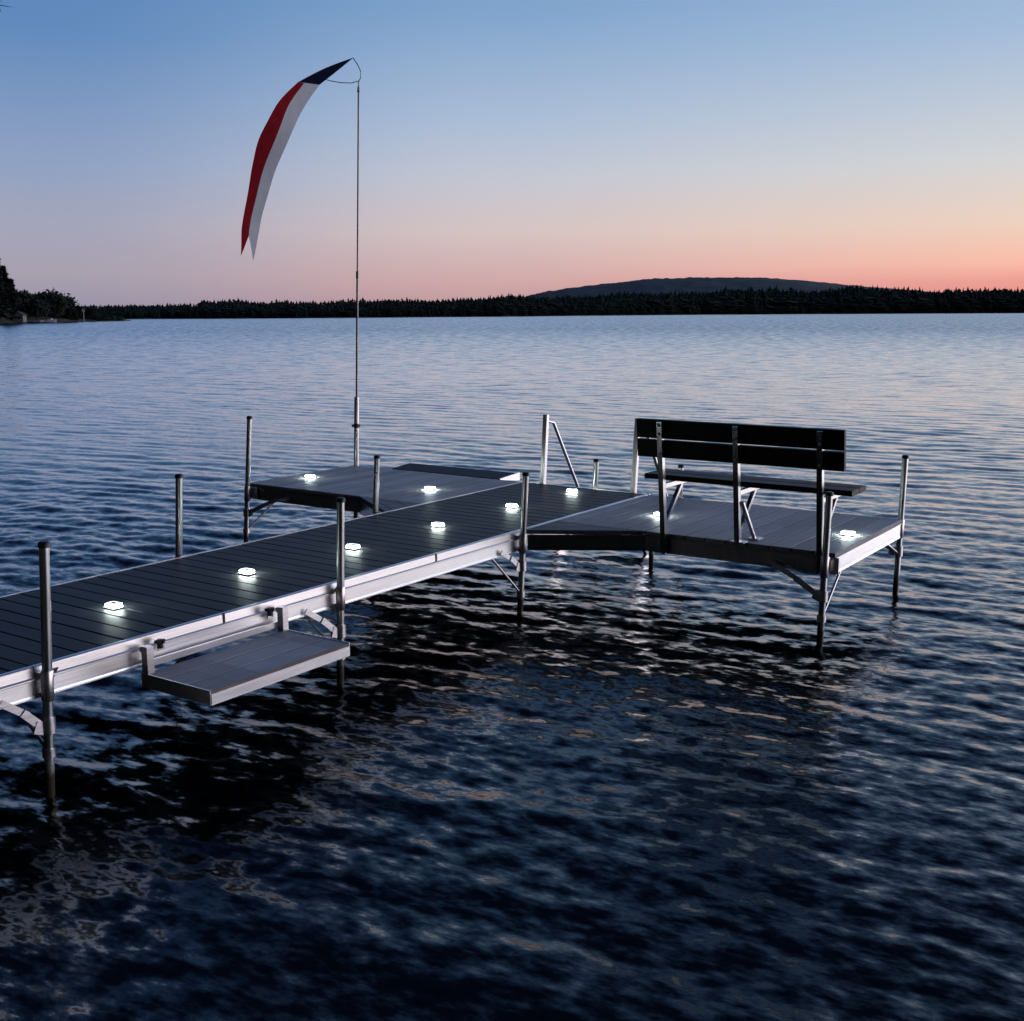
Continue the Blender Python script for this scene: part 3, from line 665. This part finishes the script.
# --- right platform
DX, RY = 1.35, 1.985
rp = thing('dock_platform', D(-.65, -1, 0), 'right hand dock platform of lengthwise grey boards carrying the bench', 'dock platform', 'dock platforms beside the walkway end')
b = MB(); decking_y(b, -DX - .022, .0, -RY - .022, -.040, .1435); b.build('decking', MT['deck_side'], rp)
rail('front_rail', D(-DX, -RY - .03, 0), D(-DX, -.72, 0), (-1, 0, 0), rp, 'shaded_alu', low=True)
rail('back_rail', D(-.026, -RY + .002, 0), D(-.026, -.05, 0), (1, 0, 0), rp, low=True)
rail('end_rail', D(-DX - .02, -RY, 0), D(0, -RY, 0), (0, -1, 0), rp, low=True)
b = MB()
for y in (-.5, -1.0, -1.5): b.box(D(-DX + .006, y - .025, -.125), D(-.006, y + .025, -.034))
b.build('cross_bearer', MT['alu'], rp)
b = MB(); b.box(D(-DX - .016, -RY - .016, -.0285), D(-.006, -.046, -.0040)); b.build('gap_shade_sheet', MT['rubber_shade'], rp)  # added dark sheet, stands for the shade down in the board gaps
tri = [(-DX - .002, -.052), (-1.775, -.052), (-DX - .002, -.70)]
b = MB(); gusset_deck(b, [(-DX - .026, -.042), (-1.775, -.042), (-DX - .026, -.700)], (.55, -.83)); b.build('corner_decking', MT['deck_gusset'], rp)
dg = Vector((-DX - 0, -.70, 0)) - Vector((-1.775, -.052, 0)); dgn = Vector((dg.y, -dg.x, 0)).normalized()
if dgn.x > 0: dgn = -dgn
rail('corner_rail', D(-1.775, -.052, 0), D(-DX - .0, -.715, 0), dgn, rp, 'shaded_alu', low=True)
leg(rp, -1.425, -1.965, .365, .019, (.02, .34, -.26), (.40, .02, -.40), (1, 0))
leg(rp, .062, -1.985, .43, .018, (-.02, .30, -.24), (-.33, .0, -.26), None)
leg(rp, .08, -.262, .235, .012, None, None, (-1, 0), bottom=-.16)
leg(rp, -.085, -.105, -.14, .0, None, None, None, sleeve=False)

# --- far platform
FY1 = 3.10
fp = thing('dock_platform', D(-.65, 2.2, 0), 'far left dock platform of grey boards in front of the flagpole', 'dock platform', 'dock platforms beside the walkway end')
b = MB(); decking_y(b, -DX + .024, .020, W + .040, FY1 + .022, .1435); b.build('decking', MT['deck_side'], fp)
rail('front_rail', D(-DX + .045, W + .66, 0), D(-DX + .045, FY1 + .03, 0), (-1, 0, 0), fp, 'shaded_alu', low=True)
rail('back_rail', D(.002, W + .05, 0), D(.002, FY1 + .03, 0), (1, 0, 0), fp, low=True)
rail('end_rail', D(-DX + .02, FY1, 0), D(.03, FY1, 0), (0, 1, 0), fp, low=True)
b = MB()
for y in (1.7, 2.2, 2.7): b.box(D(-DX + .056, y - .025, -.125), D(-.006, y + .025, -.034))
b.build('cross_bearer', MT['alu'], fp)
b = MB(); b.box(D(-DX + .030, W + .046, -.0285), D(.014, FY1 + .016, -.0040)); b.build('gap_shade_sheet', MT['rubber_shade'], fp)  # added dark sheet for gap shade, as on the right platform
b = MB(); gusset_deck(b, [(-DX + .020, W + .042), (-1.74, W + .042), (-DX + .020, W + .66)], (.55, .83)); b.build('corner_decking', MT['deck_gusset'], fp)
dg = Vector((-DX + .045, W + .67, 0)) - Vector((-1.74, W + .052, 0)); dgn = Vector((dg.y, -dg.x, 0)).normalized()
if dgn.x > 0: dgn = -dgn
rail('corner_rail', D(-1.74, W + .052, 0), D(-DX + .045, W + .675, 0), dgn, fp, 'shaded_alu', low=True)
leg(fp, -1.385, 3.05, .565, .070, (.0, -.34, -.24), (.34, -.05, -.40), (1, 0))
leg(fp, -1.0, W + .55, -.14, .0, None, None, None, sleeve=False)
# sloping flap along the outer edge of the far platform
fl = thing('boat_flap', D(.18, 2.1, 0), 'dark sloping edge flap with pale end along the far platform', 'dock flap')
b = MB(); b.add([D(.055, 1.50, -.002), D(.055, 2.68, -.002), D(.34, 2.70, .016), D(.34, 1.47, .016), D(.055, 1.50, -.012), D(.055, 2.68, -.012), D(.34, 2.70, -.046), D(.34, 1.47, -.046)],
                [(0, 1, 2, 3), (7, 6, 5, 4), (0, 3, 7, 4), (1, 5, 6, 2), (2, 6, 7, 3), (0, 4, 5, 1)]); b.build('panel', MT['rubber_shade'], fl)
b = MB(); b.prism([(.055, -.001), (.36, .020), (.36, -.052), (.055, -.014)], (0, 1.466, Z0), (0, 1.452, Z0), (1, 0, 0), (0, 0, 1)); b.build('end_plate', MT['alu'], fl)

# --- swim step hanging on the near rail
ss = thing('swim_step', D(-4.46, -.28, -.16), 'low boarding step of three grey boards hung from the near walkway rail', 'step')
zs_ = -.155
b = MB()
for k in range(3):
    y1 = -.075 - k * .145; b.box(D(-4.892, y1 - .136, zs_ - .026), D(-4.034, y1, zs_), .001)
b.build('tread', MT['deck_step'], ss)
b = MB(); b.box(D(-4.888, -.506, zs_ - .034), D(-4.038, -.078, zs_ - .0018)); b.build('gap_shade_plate', MT['rubber_shade'], ss)  # added dark plate, paints the shade between the step boards
b = MB(); b.box(D(-4.900, -.512, zs_ - .062), D(-4.896, -.060, zs_ + .003)); b.box(D(-4.030, -.512, zs_ - .062), D(-4.026, -.060, zs_ + .003))
b.box(D(-4.8955, -.516, zs_ - .062), D(-4.0305, -.5125, zs_ - .012)); b.box(D(-4.8955, -.070, zs_ - .062), D(-4.0305, -.064, zs_ - .006)); b.build('frame', MT['alu'], ss)
b = MB(); b.box(D(-4.8955, -.5125, zs_ - .0115), D(-4.0305, -.5085, zs_ + .001)); b.build('edge_trim', MT['trim'], ss)
for x in (-4.875, -4.045):
    b = MB(); b.box(D(x - .018, -.098, -.215), D(x + .018, -.058, -.032)); b.box(D(x - .018, -.058, -.060), D(x + .018, -.047, -.036)); b.build('hanger', MT['alu'], ss)
b = MB(); b.obox(D(-4.857, -.056, -.122), D(-4.063, -.056, -.122), .012, .030); b.build('cross_bar', MT['alu'], ss)
for x in (-4.80, -4.125):
    b = MB(); c = Vector(D(x, -.072, -.030))
    for k in range(5):
        a = 2 * math.pi * k / 5; b.tube([c, c + Vector((math.cos(a) * .026, math.sin(a) * .022, 0))], [.009, .008], 8)
    b.tube([c + Vector((0, 0, -.030)), c + Vector((0, 0, .010))], .014, 14); b.build('knob', MT['black'], ss)
    b = MB(); b.box(D(x + .002, -.056, -.078), D(x + .038, -.047, -.046)); b.build('latch_plate', MT['alu'], ss)

# --- boarding stairs at the end of the walkway
st = thing('boarding_stairs', D(.3, .58, -.2), 'boarding stairs with two silver handrails at the end of the walkway', 'stairs')
for y, tl in ((1.022, .578), (.150, .590)):
    k = .055; top = Vector(D(.065 + R.x * k * tl, y + R.y * k * tl, tl))
    b = MB(); b.obox(D(.065, y, -.13), top, .040, .034, (1, 0, 0)); h = b.build('handrail', MT['alu'], st)
    b = MB(); e = Vector(D(.68, y - .02, -.20)); s0 = top - Vector((0, 0, .055)); b.tube([s0, s0 + Vector((.10, -.01, -.02)), e], .014, 12); b.build('sloping_bar', MT['alu'], h)
b = MB()
for k in range(3):
    x0 = .09 + .13 * k; z = -.20 - .21 * k; b.box(D(x0, .19, z - .03), D(x0 + .16, .99, z))
b.build('tread', MT['deck_step'], st)
for y in (.165, 1.005):
    b = MB(); b.obox(D(.06, y, -.06), D(.55, y, -.80), .03, .12); b.build('stringer', MT['alu'], st)

# --- bench
bn = thing('dock_bench', D(-1.3, -1.36, 0), 'black slatted bench seen from behind on the right hand platform', 'bench')
def back_pt(y, z): return Vector(D(-1.408 - .085 * z / .74, y, z))
for z0, z1 in ((.632, .752), (.508, .622)):
    b = MB(); u = Vector((-.115, 0, 1)).normalized()
    a0 = back_pt(-.700, (z0 + z1) / 2) + Vector((.030, 0, 0)); a1 = back_pt(-2.063, (z0 + z1) / 2) + Vector((.030, 0, 0)); b.obox(a0, a1, .028, z1 - z0, u); b.build('back_slat', MT['bench'], bn)
b = MB(); b.box(D(-1.292, -2.065, .338), D(-1.162, -.668, .372), .004); b.box(D(-1.152, -2.065, .338), D(-1.022, -.668, .372), .004); b.build('seat', MT['bench'], bn)
for y, low in ((-.878, -.130), (-1.395, .002), (-1.925, -.130)):
    b = MB(); b.obox(back_pt(y, low), back_pt(y, .742), .034, .036, (1, 0, 0)); sp_ = b.build('support', MT['shaded_alu'], bn)
    b = MB(); b.obox(back_pt(y, .322) + Vector((.018, 0, 0)), D(-1.03, y, .322), .030, .028); b.build('seat_arm', MT['alu'], sp_)
    b = MB(); b.obox(back_pt(y, .07) + Vector((.018, 0, 0)), D(-1.17, y, .308), .026, .022); b.build('diagonal_brace', MT['shaded_alu'], sp_)
for y in (-.878, -1.395, -1.925):
    for z in (.60, .665, .72, .535):
        if z == .60: continue
        c = back_pt(y, z); b = MB(); b.tube([c - Vector((.018, 0, 0)), c - Vector((.027, 0, -.001))], [.009, .007], 10); b.build('bolt', MT['alu'], bn)
b = MB(); b.obox(back_pt(-1.395, .26) + Vector((.03, -.022, 0)), D(-1.235, -1.432, .006), .022, .014, (1, 0, 0)); b.box(D(-1.27, -1.475, .001), D(-1.19, -1.400, .009))
b.box(D(-1.425, -1.440, .001), D(-1.350, -1.350, .009)); b.build('foot_stay', MT['alu'], bn)

# --- flagpole and streamer
px_, py_ = .03, 3.10
fpk = .0320
fpt = lambda z: Vector((px_ + R.x * fpk * z, py_ + R.y * fpk * z, Z0 + z))
pole = thing('flagpole', D(px_, py_, 0), 'tall thin silver pole standing at the back edge of the far platform', 'pole')
b = MB(); b.tube([fpt(-1.1), fpt(.0), fpt(.645)], .023, 20); lo = b.build('base_tube', MT['pipe'], pole)
b = MB(); b.tube([fpt(.355), fpt(.395)], .0265, 16); c = fpt(.375); b.tube([c - R * .024, c - R * .044], .012, 10); b.tube([c + R * .024, c + R * .036], .008, 10); b.build('collar', MT['black'], lo)
b = MB(); b.tube([fpt(.64), fpt(1.75)], .0105, 14); b.tube([fpt(1.735), fpt(1.80)], .0140, 14); b.tube([fpt(1.79), fpt(3.38)], .0078, 12); b.build('upper_tube', MT['pole'], pole)
b = MB(); b.tube([fpt(3.375), fpt(3.425)], [.014, .009], 12); b.build('tip', MT['paint'], pole)
PT = fpt(3.42)
dw = (R * math.cos(math.radians(20)) - F0 * math.sin(math.radians(20))).normalized(); dn = Vector((-dw.y, dw.x, 0))
org = Vector((.05, 3.04, Z0))
def fl_pt(s, z, w=0.0): return org + dw * s + Vector((0, 0, z)) + dn * w
sm = thing('wind_streamer', PT, 'long red and white streamer with navy tip blowing left from the tall pole', 'streamer')
Lp = [(.008, 3.666), (-.266, 3.597), (-.558, 3.496), (-.767, 3.355), (-.896, 3.201), (-1.001, 3.02), (-1.055, 2.798), (-1.104, 2.596), (-1.176, 2.329), (-1.225, 2.146), (-1.261, 1.96)]
Rp = [(.008, 3.662), (-.18, 3.545), (-.332, 3.456), (-.439, 3.345), (-.572, 3.195), (-.686, 3.022), (-.790, 2.804), (-.870, 2.61), (-.956, 2.368), (-1.027, 2.141), (-1.125, 1.912)]
Cp = [(.008, 3.664), (-.235, 3.575), (-.491, 3.483), (-.674, 3.303), (-.789, 3.107), (-.895, 2.872), (-.979, 2.65), (-1.064, 2.39), (-1.138, 2.144)]
def resample(pl, n, t0=0., t1=1.):
    pl = [Vector(p) for p in pl]
    def cr(i, u):
        p0, p1, p2, p3 = pl[max(i-1, 0)], pl[i], pl[min(i+1, len(pl)-1)], pl[min(i+2, len(pl)-1)]
        return .5 * ((2*p1) + (p2-p0)*u + (2*p0-5*p1+4*p2-p3)*u*u + (3*p1-p0-3*p2+p3)*u**3)
    out = []
    for k in range(n):
        t = (t0 + (t1 - t0) * k / (n-1)) * (len(pl)-1); i = min(int(t), len(pl)-2); out.append(cr(i, t - i))
    return out
def strip(name, A, B, m, n_across=7, ph=0.0):
    n = len(A); vs = []; fs = []
    for i in range(n):
        for j in range(n_across):
            u = j / (n_across - 1); p = A[i].lerp(B[i], u); d = (Vector((p.x, p.y)) - Vector((.008, 3.664))).length
            edge = (p.x * .6 + p.y * .4)
            w = .030 * math.sin(6.0 * d + 2.2 * edge + .6) * min(1, d * 1.2) + .008 * math.sin(15 * d + 9 * p.x) * min(1, d)
            vs.append(fl_pt(p.x, p.y, w))
    for i in range(n-1):
        for j in range(n_across-1):
            a = i*n_across + j; fs.append((a, a+1, a+n_across+1, a+n_across))
    b = MB(); b.add(vs, fs, True); return b.build(name, m, sm)
# navy head: from the tip down to the two colour boundary
hl = resample(Lp[:3], 14); hr = resample(Rp[:3], 14); strip('navy_tip', hl, hr, MT['navy'])
nR = 46
L2 = resample(Lp[2:], nR); C2 = resample(Cp[2:], nR); R2 = resample(Rp[2:], nR)
# pull the lower ends into two tails
tailL, tailC, tailR = Vector(Lp[-1]), Vector(Cp[-1]), Vector(Rp[-1])
def body(edge, mid, tip, frac=.86):
    k = int(nR * frac); A = list(edge[:k]); Bm = []
    for i in range(k): Bm.append(mid[min(nR-1, int(i * (nR-1) / (k-1)))])
    for s in range(1, 9):
        u = s / 8; A.append(edge[k-1].lerp(tip, u)); Bm.append(mid[-1].lerp(tip + (mid[-1] - tip) * .04, u))
    return A, Bm
A_, B_ = body(L2, C2, tailL); strip('red_half', A_, B_, MT['red'])
A_, B_ = body(R2, C2, tailR); strip('white_half', B_, A_, MT['white'])
b = MB(); wl = lambda s, z: fl_pt(s, z, 0.0)
b.tube([wl(.008, 3.664), wl(.055, 3.60), wl(.084, 3.54), wl(.080, 3.49), wl(.058, 3.458), PT + Vector((0, 0, .0)), PT - Vector((0, 0, .03))], .0042, 8)
b.tube([wl(.062, 3.464), wl(-.02, 3.452), wl(-.12, 3.462), wl(-.20, 3.478), wl(-.268, 3.497)], .0036, 8); b.build('hoist_wire', MT['wire'], sm)

# --- dock lamps: low lit pucks screwed to the boards
LAMPS = [(-4.611, .507, 'lit dock lamp nearest the camera, first of the walkway row'), (-3.724, .525, 'second lit dock lamp from the near end of the walkway'),
         (-2.883, .498, 'third lit dock lamp along the walkway, beside the second near post'), (-2.013, .517, 'fourth lit dock lamp along the walkway, between the two platforms corner pieces'),
         (-1.103, .533, 'fifth lit dock lamp along the walkway, beside the post at the corner'), (-.244, .537, 'last lit dock lamp of the walkway, below the stair handrail'),
         (-.811, 2.883, 'lit dock lamp at the outer side of the far platform'), (-.771, 1.573, 'lit dock lamp of the far platform nearest the walkway'),
         (-.819, -.548, 'lit dock lamp behind the left bench support'), (-.775, -1.885, 'lit dock lamp at the right end of the bench platform')]
def make_lamp(x, y, lb):
    z = .0012
    t = thing('dock_lamp', D(x, y, z), lb, 'dock light', 'lit dock lamps on the boards')
    b = MB(); b.box(D(x - .032, y - .043, z), D(x + .032, y + .043, z + .006), .001); b.build('base_plate', MT['housing'], t)
    b = MB()     # translucent body: chamfered block
    poly = [(-.027, -.030), (-.018, -.038), (.018, -.038), (.027, -.030), (.027, .030), (.018, .038), (-.018, .038), (-.027, .030)]
    b.prism(poly, D(x, y, z + .007), D(x, y, z + .020), (1, 0, 0), (0, 1, 0)); b.build('lens', MT['led'], t)
    b = MB(); b.prism([(a * .9, c * .9) for a, c in poly], D(x, y, z + .0203), D(x, y, z + .0245), (1, 0, 0), (0, 1, 0)); cp = b.build('cover', MT['glow'], t)
    b = MB(); b.box(D(x - .012, y - .020, z + .0248), D(x + .012, y + .020, z + .0256)); b.build('solar_cell', MT['panel'], cp)
    return t
lamp0 = make_lamp(*LAMPS[0])
for x, y, lb in LAMPS[1:]:
    c = copy_tree(lamp0); c.location = D(x, y, .0012); c['label'] = lb
